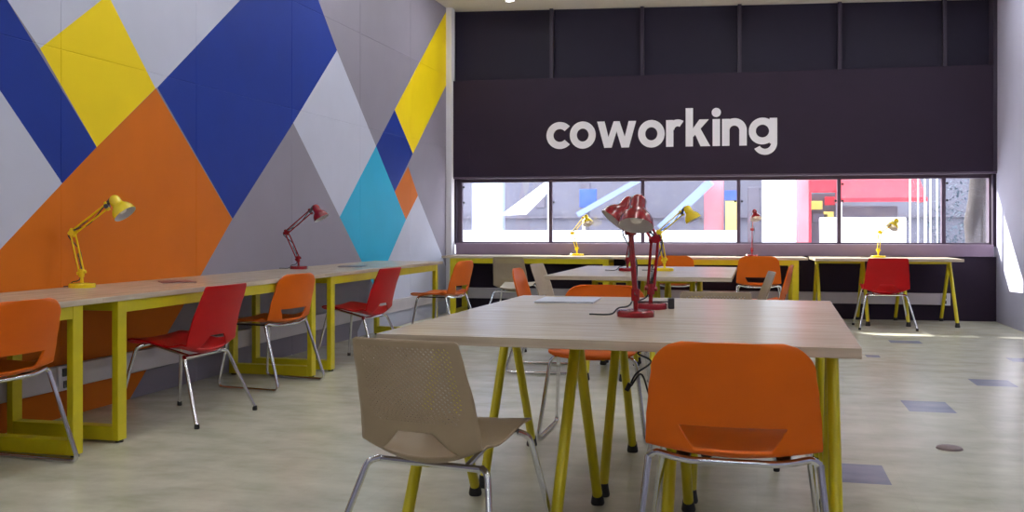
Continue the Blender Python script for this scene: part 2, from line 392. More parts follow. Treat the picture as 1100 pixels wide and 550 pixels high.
# lettering on the header board
def letters():
    t = thing('wall_lettering', 'white lowercase word coworking lettered on the dark header board', 'lettering', BW(0, .0505, 0), 0)
    base = BW(0, .0505, 0)
    th = .006; S = 1 / 343.; Z0 = 2.066
    def step(): lay[0] = (lay[0] + 1) % 5; return .006 + .0007 * lay[0]
    def fn(u, z, d): return BW(u, .0505 + d, z) - base
    lay = [0]
    def strip(mb, pl, pr):
        n = len(pl); th = step()
        for i in range(n - 1): mb.prism([pl[i], pl[i + 1], pr[i + 1], pr[i]], fn, th)
    def arc(mb, cx, cz, ro, ri, a0, a1, n=36, sx=1):
        A = [math.radians(a0 + (a1 - a0) * k / n) for k in range(n + 1)]
        strip(mb, [(cx + ro * sx * math.cos(a), cz + ro * math.sin(a)) for a in A], [(cx + (ro * sx - (ro - ri)) * math.cos(a), cz + ri * math.sin(a)) for a in A])
    xh = .325; sw = .088; R = xh / 2 + .006; zc_ = Z0 + xh / 2
    sp = [(1.277,1.556),(1.571,1.894),(1.912,2.392),(2.415,2.738),(2.755,2.97),(2.99,3.279),(3.301,3.408),(3.422,3.713),(3.735,4.066)]
    def new(ch): return MB()
    def done(mb, ch): mb.build('letter_' + ch, M['letter'], t, smooth=0)
    rect = lambda mb, u0, u1, z0, z1: mb.prism([(u0, z0), (u1, z0), (u1, z1), (u0, z1)], fn, step())
    # c
    mb = MB(); u0, u1 = sp[0]; arc(mb, u0 + R, zc_, R, R - sw, 42, 318); done(mb, 'c')
    for k in (1, 3):
        mb = MB(); u0, u1 = sp[k]; c = (u0 + u1) / 2; arc(mb, c, zc_, R, R - sw, 0, 360, 48, sx=(u1 - u0) / 2 / R); done(mb, 'o')
    # w
    mb = MB(); u0, u1 = sp[2]; W = u1 - u0; q = .092; zt = Z0 + xh
    b1, b2, mid = u0 + W * .28, u0 + W * .72, u0 + W * .5
    mb.prism([(u0, zt), (u0 + q, zt), (b1 + q * .42, Z0), (b1 - q * .5, Z0)], fn, step())
    mb.prism([(b1 - q * .42, Z0), (b1 + q * .5, Z0), (mid + q * .40, zt), (mid - q * .40, zt)], fn, step())
    mb.prism([(b2 + q * .42, Z0), (b2 - q * .5, Z0), (mid - q * .40, zt), (mid + q * .40, zt)], fn, step())
    mb.prism([(u1, zt), (u1 - q, zt), (b2 - q * .42, Z0), (b2 + q * .5, Z0)], fn, step()); done(mb, 'w')
    # r
    mb = MB(); u0, u1 = sp[4]; rect(mb, u0, u0 + sw, Z0, zt)
    ra = .125; arc(mb, u0 + ra + .015, zt - ra + .006, ra, ra - sw * .95, 56, 180, 20); done(mb, 'r')
    # k
    mb = MB(); u0, u1 = sp[5]; rect(mb, u0, u0 + sw, Z0, Z0 + .465)
    j = (u0 + sw - .01, Z0 + .15)
    mb.prism([(j[0], j[1] - .05), (j[0], j[1] + .055), (u1 - .125, zt), (u1 - .012, zt)], fn, step())
    mb.prism([(j[0] + .02, j[1] + .03), (j[0] + .085, j[1] + .09), (u1 + .005, Z0), (u1 - .112, Z0)], fn, step()); done(mb, 'k')
    # i
    mb = MB(); u0, u1 = sp[6]; c = (u0 + u1) / 2; rect(mb, c - sw / 2, c + sw / 2, Z0, zt)
    mb.prism([(c + .055 * math.cos(2 * PI * k / 28), Z0 + .405 + .055 * math.sin(2 * PI * k / 28)) for k in range(28)], fn, step()); done(mb, 'i')
    # n
    mb = MB(); u0, u1 = sp[7]; rect(mb, u0, u0 + sw, Z0, zt); rn = (u1 - u0) / 2
    arc(mb, u0 + rn, zt - rn + .006, rn, rn - sw, 0, 180, 30); rect(mb, u1 - sw, u1, Z0, zt - rn + .006); done(mb, 'n')
    # g
    mb = MB(); u0, u1 = sp[8]; rg = R * .95; arc(mb, u0 + rg, zc_ + .008, rg, rg - sw * .95, 0, 360, 48)
    rect(mb, u1 - sw, u1, Z0 + .02, zt)
    rh = (u1 - u0 - .05) / 2; arc(mb, u1 - rh, Z0 + .026, rh, rh - .072, 208, 360, 30); done(mb, 'g')
letters()

mb = MB(); bwbox(mb, .075, .29, .0505, .056, 1.735, 2.30)
tag(mb.build('access_panel', M['dark'], smooth=0, bevel=.002), 'flush dark access panel at the left end of the header board', 'panel')

# cable trunking and sockets
t = thing('cable_trunking', 'white cable trunking running along the mural wall under the desks', 'cable trunking', (XL, 5, 0))
MB().box(0, .045, -8.4, 6.83, .17, .30).build('trunking_body', M['trunk'], t, smooth=0, bevel=.004)
for y in (-.26,):
    MB().box(.045, .06, y - .075, y + .06, .165, .305).build('outlet_plate', M['white'], t, smooth=0, bevel=.003)
    MB().box(.06, .068, y - .05, y - .005, .245, .29).build('socket', M['black'], t, smooth=0); MB().box(.06, .068, y - .04, y - .01, .18, .22).build('socket', M['black'], t, smooth=0)
t = thing('cable_trunking', 'white cable trunking running along the dark wall under the window desks', 'cable trunking', BW(0, 0, 0), BETA)
MB().box(.08, 5.98, -.045, 0, .185, .318).build('trunking_body', M['trunk'], t, smooth=0, bevel=.004)
MB().box(5.90, 6.0, -.058, -.045, .18, .322).build('outlet_plate', M['white'], t, smooth=0, bevel=.003)
for a, b in ((.26, .30), (.20, .235)): MB().box(5.925, 5.955, -.066, -.058, a, b).build('socket', M['black'], t, smooth=0)

tag(MB().lathe([(0, 0.012), (.045, .012), (.058, .008), (.062, 0), (0, 0)], 32, (.912, 5.147, 0)).build('floor_drain', M['drain']),
    'small round brown metal cover set in the floor right of the front table', 'drain cover')

# ------------------------------------------------------------------ ceiling battens
def batten():
    t = thing('ceiling_light', 'slim fluorescent ceiling light next to the window wall', 'ceiling light', (0, 0, 0), 0, 'fluorescent ceiling lights')
    MB().box(-.05, .05, -.62, .62, -.045, .0).build('housing', M['fixture'], t, smooth=0, bevel=.005)
    for x in (-.025, .025): MB().tube([(x, -.58, -.065), (x, .58, -.065)], .013, 10).build('tube_lamp', M['tube'], t)
    for y in (-.62, .59): MB().box(-.05, .05, y, y + .03, -.085, -.045).build('end_cap', M['fixture'], t, smooth=0)
    return t
bat0 = None
k = 0
for x in (-2.85, -.2, 2.0):
    for y in (10.68, 8.2, 5.6, 3.0, .4, -2.0):
        o = bat0 if bat0 is None else None
        if bat0 is None: bat0 = batten(); o = bat0
        else: o = copy_tree(bat0)
        o.location = (x, y, zc(x) - .03 + .03)
        if k: o['label'] = 'slim fluorescent ceiling light farther into the room or farther right'
        k += 1

# ------------------------------------------------------------------ desks with loop frames
def loop_desk(label, L, D=.72, group='window and wall desks with yellow loop frames', loc=(0, 0, 0), rotz=0, inset=.13):
    """local: x along the length, front edge at y=0, back at y=D"""
    t = thing('long_desk', label, 'desk', loc, rotz, group)
    MB().box(0, L, 0, D, .712, .74).build('tabletop', M['wood'], t, smooth=0, bevel=.002)
    a, b = .035, .07
    for x in (inset, L - inset - b):
        f = MB()
        f.box(x, x + b, .012, .012 + a, .012, .712); f.box(x, x + b, D - .10, D - .10 + a, .012, .712)
        f.box(x, x + b, .012 + a, D - .10, .012, .012 + b); f.box(x, x + b, .012 + a, D - .10, .712 - .05, .712)
        fr = f.build('leg_frame', M['lime'], t, smooth=0, bevel=.003)
        for y in (.03, D - .083):
            MB().lathe([(0, 0), (.02, 0), (.02, .012), (0, .012)], 14, (x + b / 2, y, 0)).build('foot', M['rubber'], fr)
    for y in (.014, D - .095):
        MB().box(inset + b, L - inset - b, y, y + .03, .652, .712).build('rail', M['lime'], t, smooth=0, bevel=.002)
    return t
# mural-wall desks: local x -> +Y, local y(depth) -> -X
R90 = PI / 2
XF = -3.085
loop_desk('pale wood desk along the mural nearest the viewer, cut by the frame edge', 2.6, .735, loc=(XF, 1.53, 0), rotz=R90)
loop_desk('middle pale wood desk along the mural with yellow loop frames', 2.52, .735, loc=(XF, 4.13, 0), rotz=R90)
loop_desk('far pale wood desk along the mural ending near the corner', 2.79, .735, loc=(XF, 6.65, 0), rotz=R90)
# window desks: front edge facing the room
p = BW(.10, .70, 0); loop_desk('left pale desk under the window with yellow frame', 2.12, .69, loc=p, rotz=BETA, inset=.10)
p = BW(2.22, .70, 0); loop_desk('middle pale desk under the window with yellow frame', 2.14, .69, loc=p, rotz=BETA, inset=.10)

# ------------------------------------------------------------------ trestle tables
def trestle_table(label, loc, rotz, L=1.47, D=.92, group='pale tables on yellow trestles', spread=.40, inset=.06, bw=.5):
    """local: centred, x = length"""
    t = thing('trestle_table', label, 'table', loc, rotz, group)
    MB().box(-L / 2, L / 2, -D / 2, D / 2, .710, .74).build('tabletop', M['wood'], t, smooth=0, bevel=.002)
    xo = L / 2 - inset
    for sx in (-1, 1):
        xa, xb = (-xo, bw - xo) if sx < 0 else (xo - bw, xo)
        be = MB(); be.box(xa - .02, xb + .02, -.03, .03, .672, .710)
        bo = be.build('trestle_beam', M['lime'], t, smooth=0, bevel=.003)
        for x in (xa, xb):
            for sy in (-1, 1):
                top = Vector((x, sy * .012, .69)); ft = Vector((x, sy * spread, .03))
                lg = MB().tube([ft, top], .0195, 14).build('leg', M['lime'], t)
                MB().lathe([(0, 0), (.024, 0), (.027, .008), (.023, .03), (.0205, .05), (0, .05)], 16, (x, sy * spread, 0)).build('foot', M['rubber'], lg)
    return t
ROT = math.radians(-1.4)
trestle_table('pale wood trestle table in the foreground, nearest the viewer', (-.437, 3.375, 0), ROT)
trestle_table('pale wood trestle table pushed against the far edge of the foreground one', (-.437 + .92 * math.sin(-ROT), 3.375 + .923, 0), ROT)
trestle_table('white-looking middle table, nearer half of the pair beyond the front tables', (-.815, 7.25, 0), 0, L=1.30, inset=.29, bw=.26)
trestle_table('white-looking middle table, far half of the pair nearest the window desks', (-.815, 8.173, 0), 0, L=1.30, inset=.29, bw=.26)
trestle_table('pale trestle desk under the window at the right, behind the red chair', BW(5.19, .435, 0), BETA, L=1.54, D=.83, spread=.38)

# ------------------------------------------------------------------ chairs
def catmull(P, n):
    out = []
    P = [Vector(p) for p in P]
    Q = [P[0] * 2 - P[1]] + P + [P[-1] * 2 - P[-2]]
    dense = []
    for i in range(1, len(Q) - 2):
        for k in range(30):
            t = k / 30
            a, b, c, d = Q[i - 1], Q[i], Q[i + 1], Q[i + 2]
            dense.append(.5 * ((2 * b) + (c - a) * t + (2 * a - 5 * b + 4 * c - d) * t * t + (3 * b - a - 3 * c + d) * t ** 3))
    dense.append(P[-1])
    ln = [0]
    for i in range(1, len(dense)): ln.append(ln[-1] + (dense[i] - dense[i - 1]).length)
    j = 0
    for k in range(n + 1):
        s = ln[-1] * k / n
        while j < len(ln) - 2 and ln[j + 1] < s: j += 1
        q = (s - ln[j]) / max(1e-9, ln[j + 1] - ln[j])
        out.append(dense[j].lerp(dense[j + 1], min(1, q)))
    return out
def interp(tab, x):
    if x <= tab[0][0]: return tab[0][1]
    for (a, b), (c, d) in zip(tab, tab[1:]):
        if x <= c:
            t = (x - a) / (c - a); t = t * t * (3 - 2 * t)
            return b + (d - b) * t
    return tab[-1][1]

def shell_mesh(kind, perforated=False):
    rnd = kind == 'round'
    if rnd:
        prof = [(.235, .424), (.222, .442), (.18, .451), (.10, .450), (0, .441), (-.09, .434), (-.150, .436), (-.190, .453), (-.213, .493), (-.227, .545), (-.245, .622), (-.260, .692), (-.273, .768)]
        hw = [(-.05, .21), (.05, .225), (.25, .240), (.45, .238), (.52, .244), (.60, .248), (.70, .244), (.80, .236), (.90, .226), (1, .217)]
        zlo, zhi = .460, .530; et, eb = .62, .44
    else:
        prof = [(.225, .418), (.212, .440), (.17, .449), (.08, .438), (0, .418), (-.09, .394), (-.145, .376), (-.182, .386), (-.208, .435), (-.228, .51), (-.256, .61), (-.280, .68), (-.304, .757)]
        hw = [(-.05, .19), (.06, .205), (.28, .212), (.45, .208), (.52, .210), (.62, .210), (.75, .202), (.9, .190), (1, .181)]
        zlo, zhi = .400, .480; et, eb = .28, .64
    NV_, NU = (110, 44) if perforated else (96, 44)
    pp = catmull([(0, a, b) for a, b in prof], NV_)
    back = [k for k in range(NV_ + 1) if k > NV_ * .45]
    V = [[None] * (NU + 1) for _ in range(NV_ + 1)]
    s0 = round(NU * .32)                                              # columns either side of centre that bound the opening
    kz = lambda z: min(back, key=lambda k: abs(pp[k].z - z))
    k0, k1 = kz(zlo), kz(zhi)
    ztop = pp[-1].z
    for k in range(NV_ + 1):
        s = k / NV_; P_ = pp[k]; w = interp(hw, s)
        w *= .97 if rnd else (.965 if perforated else 1.10); inb = max(0, min(1, (s - .48) / .15))
        # rounded outline at the top of the back and at the seat front
        R_ = .075 if rnd else .012
        dz = ztop - P_.z
        if s > .6 and dz < R_: w -= R_ - math.sqrt(max(0, R_ * R_ - (R_ - dz) ** 2))
        rf = .06
        df = s * 1.02
        if s < .2 and df < rf: w -= rf - math.sqrt(max(0, rf * rf - (rf - df) ** 2))
        en = s0 / (NU / 2); ramp = NV_ * .10
        if k <= k0: e = eb + (en - eb) * min(1, (k0 - k) / ramp)
        elif k >= k1: e = et + (en - et) * min(1, (k - k1) / ramp)
        else: e = eb + (et - eb) * (k - k0) / (k1 - k0)
        for i in range(NU + 1):
            q = i - NU / 2; a = abs(q); sg = 1 if q >= 0 else -1
            f = e * a / s0 if a <= s0 else e + (1 - e) * (a - s0) / (NU / 2 - s0)
            f *= sg
            f2 = f * f
            y = P_.y + inb * f2 * (.040 if rnd else .032) * (1 - .35 * max(0, (s - .75) / .25))
            z = P_.z + (1 - inb) * f2 * (.012 + .018 * max(0, min(1, (s - .2) / .3)))
            bend = math.exp(-((s - .49) / .07) ** 2)
            z += bend * f2 * (.018 if rnd else .035)
            if rnd: z -= max(0, (s - .85) / .15) * f2 * .004
            V[k][i] = Vector((w * f, y, z))
    verts = []; faces = []; idx = {}
    def vid(k, i):
        if (k, i) not in idx: idx[(k, i)] = len(verts); verts.append(tuple(V[k][i]))
        return idx[(k, i)]
    kp0 = k1 + 4
    for k in range(NV_):
        for i in range(NU):
            ci = abs(i + .5 - NU / 2)
            if k0 <= k < k1 and ci < s0: continue
            a, b, c, d = vid(k, i), vid(k, i + 1), vid(k + 1, i + 1), vid(k + 1, i)
            hole = perforated and k >= kp0 and k < NV_ - 3 and (k + i) % 2 == 0 and ci < NU / 2 - 4
            if not hole: faces.append((a, b, c, d)); continue
            A, B, C_, D = [Vector(verts[q]) for q in (a, b, c, d)]
            ce = (A + B + C_ + D) / 4
            ms = [ce + ((A + B) / 2 - ce) * .97, ce + ((B + C_) / 2 - ce) * .97, ce + ((C_ + D) / 2 - ce) * .97, ce + ((D + A) / 2 - ce) * .97]
            o = len(verts); verts += [tuple(m_) for m_ in ms]
            faces += [(a, b, o), (b, c, o + 1), (c, d, o + 2), (d, a, o + 3), (b, o + 1, o), (c, o + 2, o + 1), (d, o + 3, o + 2), (a, o, o + 3)]
    me = bpy.data.meshes.new('seat_shell'); me.from_pydata(verts, [], faces)
    bm = bmesh.new(); bm.from_mesh(me)
    bmesh.ops.recalc_face_normals(bm, faces=bm.faces[:]); bm.to_mesh(me); bm.free()
    for p in me.polygons: p.use_smooth = True
    return me

SHELL = {'round': shell_mesh('round'), 'square': shell_mesh('square'), 'mesh': shell_mesh('square', True)}
def shell(kind, m, parent):
    me = SHELL[kind].copy(); me.materials.clear(); me.materials.append(m)
    o = bpy.data.objects.new('seat_shell', me); COL.objects.link(o); o.parent = parent
    s = o.modifiers.new('thickness', 'SOLIDIFY'); s.thickness = .005 if kind == 'mesh' else .009; s.offset = 0
    b = o.modifiers.new('edge', 'BEVEL'); b.width = .003; b.segments = 2; b.limit_method = 'ANGLE'; b.angle_limit = math.radians(60)
    if kind == 'mesh': o.modifiers.remove(b)
    return o

def sled_chair(mname):
    t = thing('sled_chair', '', 'chair')
    shell('round', M[mname], t)
    r = .0105
    for s in (-1, 1):
        pts = fillet([(s * .235, -.150, .426), (s * .272, -.285, .0115), (s * .272, .205, .0115), (s * .215, .150, .424), (s * .10, .150, .430)], .045)
        MB().tube(pts, r, 12).build('sled_leg', M['chrome'], t)
    pts = fillet([(-.235, -.150, .424), (-.215, -.155, .440), (-.13, -.165, .422), (.13, -.165, .422), (.215, -.155, .440), (.235, -.150, .424)], .04)
    MB().tube(pts, r, 12).build('cross_bar', M['chrome'], t)
    MB().tube([(-.10, .150, .430), (.10, .150, .430)], r, 12).build('cross_bar', M['chrome'], t)
    for x in (-.14, .14): MB().box(x - .02, x + .02, -.15, .15, .418, .428).build('mounting_plate', M['black'], t, smooth=0)
    return t

def leg_chair(mname, kind):
    t = thing('four_leg_chair', '', 'chair')
    shell(kind, M[mname], t)
    r = .0105
    for sx in (-1, 1):
        for sy in (-1, 1):
            top = Vector((sx * .175, -.125 if sy < 0 else .135, .365 if sy < 0 else .425))
            kn = Vector((sx * .205, -.150 if sy < 0 else .165, .358 if sy < 0 else .408))
            ft = Vector((sx * .285, -.285 if sy < 0 else .235, .015))
            pts = fillet([top, kn, ft], .05)
            lg = MB().tube(pts, r, 12).build('leg', M['chrome'], t)
            MB().lathe([(0, 0), (.013, 0), (.0145, .006), (.013, .026), (0, .026)], 12, ft + Vector((0, 0, -.015))).build('foot_cap', M['rubber'], lg)
    k = MB()
    for y, z in ((-.125, .362), (.135, .425)): k.tube([(-.178, y, z), (.178, y, z)], r, 10)
    for x in (-.12, .12): k.tube([(x, -.125, .362), (x, .135, .425)], .009, 10)
    k.build('under_frame', M['chrome'], t)
    return t

protos = {'orange': sled_chair('orange'), 'beige': leg_chair('beige', 'mesh'), 'red': leg_chair('red', 'square')}
used = set()
GROUP = {'orange': 'orange sled-base chairs', 'beige': 'taupe perforated chairs', 'red': 'red four-legged chairs'}
def chair(kind, x, y, deg, label):
    p = protos[kind]
    o = p if kind not in used else copy_tree(p)
    used.add(kind)
    o.location = (x, y, 0); o.rotation_euler = (0, 0, math.radians(deg))
    o['label'] = label; o['category'] = 'chair'; o['group'] = GROUP[kind]
    return o
chair('beige', -.940, 2.94, -10, 'taupe perforated chair in the left foreground with chrome legs')
chair('orange', -.066, 2.965, 0, 'large orange chair in the centre foreground seen from behind')
chair('orange', -.80, 5.02, 180, 'orange sled chair on the far side of the front tables facing the viewer')
chair('beige', -.20, 4.72, 180, 'taupe chair on the far side of the front tables, right of the orange one')
chair('orange', -3.31, 3.60, 86, 'orange chair cut by the left frame edge at the nearest mural desk')
chair('red', -3.18, 4.97, 87, 'red chair with black feet nearest the viewer at the mural desks')
chair('orange', -3.270, 6.13, 82, 'orange sled chair between the two red chairs at the mural desks')
chair('red', -3.12, 7.36, 86, 'red chair at the far mural desk, partly behind the taupe chair')
chair('orange', -2.93, 8.92, 83, 'orange chair at the far end of the mural desks by the corner')
chair('orange', -1.53, 7.28, -88, 'orange chair seen edge-on at the left end of the middle table')
chair('beige', -1.63, 8.50, -97, 'taupe chair seen edge-on at the left end of the middle table')
chair('beige', -.175, 7.35, 97, 'taupe chair seen edge-on at the right end of the middle table')
chair('orange', .02, 8.45, 86, 'orange chair edge-on behind the taupe one at the right end of the middle table')
chair('beige', -2.66, 10.78, -3, 'taupe chair facing the window under the left window desk')
chair('orange', -.90, 11.28, 0, 'orange chair under the window desk, half hidden behind the middle table')
chair('orange', .02, 11.30, 0, 'orange chair under the window desk, just below the small red lamp')
chair('red', 1.33, 11.20, 2, 'red chair with its back to the viewer at the right window desk')

# ------------------------------------------------------------------ desk lamps
CAM_YAW = math.radians(14.06)
def desk_lamp(label, col, loc, base_r, elbow, wrist, cap, hdir, group, plug=None, sc=1.0):
    """points are offsets from the base centre: x = across, y = away from the viewer, z = up"""
    t = thing('desk_lamp', label, 'lamp', loc, CAM_YAW, group)
    m = M[col]
    e, w, c = Vector(elbow), Vector(wrist), Vector(cap)
    MB().lathe([(0, 0), (base_r, 0), (base_r, .018), (base_r * .95, .024), (base_r * .3, .027), (0, .027)], 32).build('base', m, t)
    st = Vector((e.x * .05, e.y * .05, .085))
    k = MB(); k.tube([(0, 0, .02), tuple(st)], .009, 12)
    k.tube([tuple(st + Vector((0, 0, -.025))), tuple(st + Vector((0, 0, .02)))], .016, 12); k.build('stem', m, t)
    def rods(a, b, nm, gap=.017):
        d = (b - a).normalized(); side = d.cross(Vector((0, 0, 1)))
        side = Vector((0, 1, 0)) if side.length < .1 else side.normalized()
        nrm = side.cross(d).normalized()
        k = MB()
        for s in (-1, 1):
            off = nrm * gap * s * .8
            k.tube([a + off, b + off], .0052 * sc, 8)
        k.tube([a - nrm * gap * 1.5, a + nrm * gap * 1.5], .010, 10); k.tube([b - nrm * gap * 1.5, b + nrm * gap * 1.5], .010, 10)
        o = k.build(nm, m, t)
        n = 40; L_ = (b - a).length
        sp = [a + d * (.012 + L_ * .42 * q / n) + nrm * .004 * math.cos(q * 2.2) + side * (.006 * math.sin(q * 2.2) + .008) for q in range(n + 1)]
        MB().tube(sp, .0022, 5).build('spring', M['steel'], o)
        return side
    side = rods(st, e, 'lower_arm')
    MB().tube([e - side * .02, e + side * .02], .017, 14).build('elbow_knob', m, t)
    rods(e, w, 'upper_arm')
    k = MB(); k.tube([w, c.lerp(w, .3)], .009, 10); k.tube([w - side * .018, w + side * .018], .013, 12); k.build('head_joint', M['steel'], t)
    h = Vector(hdir).normalized()
    prof = [(0, -.004), (.016, -.003), (.026, .006), (.031, .02), (.031, .050), (.035, .060), (.050, .074), (.061, .094), (.066, .122),
            (.0645, .122), (.059, .094), (.048, .076), (.033, .062), (.028, .052), (0, .051)]
    mis = [0] * 8 + [0] + [1] * 5
    sh = MB().lathe(prof, 28, c, h, mis).build('lamp_shade', [m, M['shadein']], t)
    bp = [(0, .052), (.012, .053), (.014, .064), (.023, .080), (.025, .092), (.018, .106), (0, .111)]
    MB().lathe(bp, 18, c, h).build('bulb', M['bulb'], sh)
    # lead: from the back of the shade down the arms to the base and over the desk
    pts = [c + h * .0, c.lerp(w, .6) + Vector((0, 0, .02)), w.lerp(e, .5) + Vector((0, 0, -.022)), e + Vector((-.03 if w.x >= e.x else .03, .01, -.005)), e.lerp(st, .5) + Vector((.015, .012, 0)),
           st + Vector((-.012, .012, -.03)), Vector((-base_r * .9, .02, .006)) + Vector((0, 0, .024)), Vector((-base_r - .02, .03, .006)), Vector((-base_r - .10, .055, .004))]
    if plug: pts[-2:] = [Vector((base_r * .9, -.01, .03)), Vector((base_r + .012, .0, .03)), Vector((base_r + .014, 0, .012))]
    cb = MB().tube(catmull(pts, 60), .0032, 7).build('lead', M['black'], t)
    if plug: MB().box(base_r + .004, base_r + .03, -.014, .014, 0, .045).build('plug', M['black'], cb, smooth=0, bevel=.004)
    return t
GY, GR = 'yellow jointed desk lamps', 'red jointed desk lamps'
T = .7405
desk_lamp('yellow jointed lamp in front of the orange mural diamond', 'lampyel', (-3.70, 4.77, T), .072, (-.053, 0, .31), (.174, -.08, .458), (.208, -.09, .508), (.62, -.1, -.76), GY)
desk_lamp('red jointed lamp on the mural desk against the grey diamond', 'lampred', (-3.645, 7.353, T), .072, (-.10, 0, .30), (.107, -.05, .470), (.142, -.06, .520), (.5, -.1, -.86), GR)
desk_lamp('red lamp on the front table showing its white shade lining to the viewer', 'lampred', (-.448, 3.73, T), .072, (-.012, .06, .325), (.006, -.05, .425), (.004, -.055, .455), (-.14, -.42, -.9), GR, sc=1.2)
desk_lamp('red lamp on the front tables with shade turned left and a black plug beside it', 'lampred', (-.43, 4.10, T), .068, (.018, 0, .290), (-.055, .03, .420), (-.072, .03, .458), (-.62, -.1, -.70), GR, plug=True, sc=1.2)
desk_lamp('red lamp standing on the middle table behind the front lamps', 'lampred', (-.985, 7.66, T), .070, (.04, 0, .30), (.12, 0, .50), (.10, .0, .535), (-.4, -.2, -.86), GR)
desk_lamp('yellow lamp standing on the white-looking middle table', 'lampyel', (-.702, 7.733, T), .070, (-.044, 0, .30), (.130, -.02, .453), (.165, -.02, .505), (.45, -.15, -.86), GY)
desk_lamp('yellow lamp on the left window desk, left of the red front lamps', 'lampyel', (-2.12, 11.72, T), .085, (-.057, 0, .272), (.08, -.03, .455), (.10, -.05, .49), (.2, -.5, -.82), GY)
desk_lamp('small red lamp on the window desk before the grey pillar outside', 'lampred', (-.054, 11.80, T), .075, (.01, .03, .32), (0, -.06, .50), (.005, -.08, .545), (.05, -.5, -.86), GR)
desk_lamp('yellow lamp on the right window desk above the red chair', 'lampyel', (1.335, 11.75, T), .080, (.02, 0, .286), (.16, -.02, .40), (.205, -.03, .43), (-.6, -.3, -.72), GY)

# ------------------------------------------------------------------ papers and leads
def booklet(label, c, w, d, rot, m, z=.7405, h=.007, cat='booklet'):
    t = thing('booklet', label, cat, (c[0], c[1], z), math.radians(rot))
    MB().box(-w / 2, w / 2, -d / 2, d / 2, 0, h * .2).build('back_cover', m, t, smooth=0)
    MB().box(-w / 2 + .003, w / 2 - .003, -d / 2 + .003, d / 2 - .003, h * .2, h * .8).build('pages', M['paper'], t, smooth=0)
    MB().box(-w / 2, w / 2, -d / 2, d / 2, h * .8, h).build('front_cover', m, t, smooth=0)
booklet('silver-white booklet lying on the left of the front tables', (-.845, 4.45), .27, .30, 2, M['paper'])
booklet('dark maroon leaflet lying flat on the middle mural desk', (-3.52, 5.42), .20, .30, 40, M['leafdark'], h=.004, cat='leaflet')
booklet('charcoal leaflet lying flat on the far mural desk', (-3.44, 7.98), .21, .34, 15, M['leafgrey'], h=.004, cat='leaflet')

def hanging_lead():
    t = thing('power_cord', 'tangled black cord hanging beneath the front tables', 'cord', (-.44, 4.0, .70))
    pts = [(.02, .1, .008), (.01, .06, -.05), (-.04, .0, -.06), (.03, .02, -.11), (-.03, -.02, -.13), (.02, .02, -.17), (-.04, .0, -.22), (-.06, -.02, -.27), (-.02, .01, -.22), (.01, .0, -.29), (.035, .0, -.38)]
    MB().tube(catmull(pts, 90), .004, 7).build('wire', M['black'], t)
    MB().tube([(.033, 0, -.375), (.04, 0, -.42)], .010, 10).build('plug', M['black'], t)
    MB().tube([(-.06, -.02, -.255), (-.075, -.02, -.285)], .010, 10).build('plug', M['black'], t)
hanging_lead()

# ------------------------------------------------------------------ outdoors
structure(MB().box(-30, 30, 12.35, 60, -.3, -.05).build('floor_outside', M['pave'], smooth=0), 'pale paving outside the window', 'ground')
def slab(name, label, cat, m, x0, x1, y0, y1, z0, z1, bev=.02):
    return tag(MB().box(x0, x1, y0, y1, z0, z1).build(name, m, smooth=0, bevel=bev), label, cat)
G = -.05
t = thing('building', 'pale grey building across the yard outside the window', 'building', (0, 0, 0))
MB().box(-9, 6, 22, 26, G, 5.5).build('facade', M['o_grey'], t, smooth=0)
for i, x in enumerate((-4.95, -3.9, 1.7)):
    MB().box(x, x + .22, 21.96, 22.02, 1.55, 2.1).build('window_opening', M['o_mid'], t, smooth=0)
MB().box(-9, 6, 21.9, 22, 1.30, 1.34).build('ledge', M['o_mid'], t, smooth=0)
slab('panel_wall', 'pale blue panel outside the first window pane', 'panel', M['o_ltblue'], -5.60, -4.95, 19, 19.2, G, 2.3)
slab('yard_wall', 'low white yard wall outside the left window panes', 'wall', M['o_white'], -6.4, -.3, 18, 18.2, G, 1.03)
slab('yard_wall', 'low white yard wall outside under the red awning', 'wall', M['o_white'], 1.02, 2.36, 17, 17.2, G, 1.25)
# sloping white canopy seen through the first pane
t = thing('canopy', 'sloping white canopy outside the first window pane', 'canopy', (-4.2, 17.9, 0))
MB().prism([(-.45, 1.32), (-.10, 1.33), (.42, 1.84), (.42, 1.94)], lambda a, b, d: (a, -.2 + d, b), .6).build('canopy_sheet', M['o_white'], t, smooth=0)
MB().box(.36, .42, .2, .26, G, 1.84).build('canopy_post', M['o_white'], t, smooth=0)
t = thing('yard_sign', 'blank blue board on a post outside the second window pane', 'sign', (-3.22, 19, 0))
MB().box(-.17, .17, 0, .04, 1.48, 1.84).build('board', M['o_blue'], t, smooth=0, bevel=.01)
MB().box(-.03, .03, .04, .09, G, 1.8).build('post', M['o_mid'], t, smooth=0)
def awn(name, label, m, a, b, y, th=.10, d=.5):
    t = thing(name, label, 'awning', (a[0], y, 0))
    u = Vector((b[0] - a[0], 0, b[1] - a[1])); n = Vector((-u.z, 0, u.x)).normalized() * th
    p = [Vector((0, 0, a[1])), Vector((u.x, 0, b[1]))]
    vs = [p[0], p[1], p[1] + n, p[0] + n]; vs = vs + [v + Vector((0, d, .05)) for v in vs]
    MB().add(vs, [(0, 1, 2, 3), (4, 7, 6, 5), (0, 4, 5, 1), (1, 5, 6, 2), (2, 6, 7, 3), (3, 7, 4, 0)])
    k = MB(); k.add(vs, [(0, 1, 2, 3), (4, 7, 6, 5), (0, 4, 5, 1), (1, 5, 6, 2), (2, 6, 7, 3), (3, 7, 4, 0)]); k.build('canvas', m, t, smooth=0)
    MB().box(0, .05, d - .1, d - .05, G, a[1] + .02).build('awning_post', M['o_white'], t, smooth=0)
awn('awning', 'sloping light blue awning outside the second window pane', M['o_ltb2'], (-3.30, 1.28), (-2.10, 1.95), 18.4)
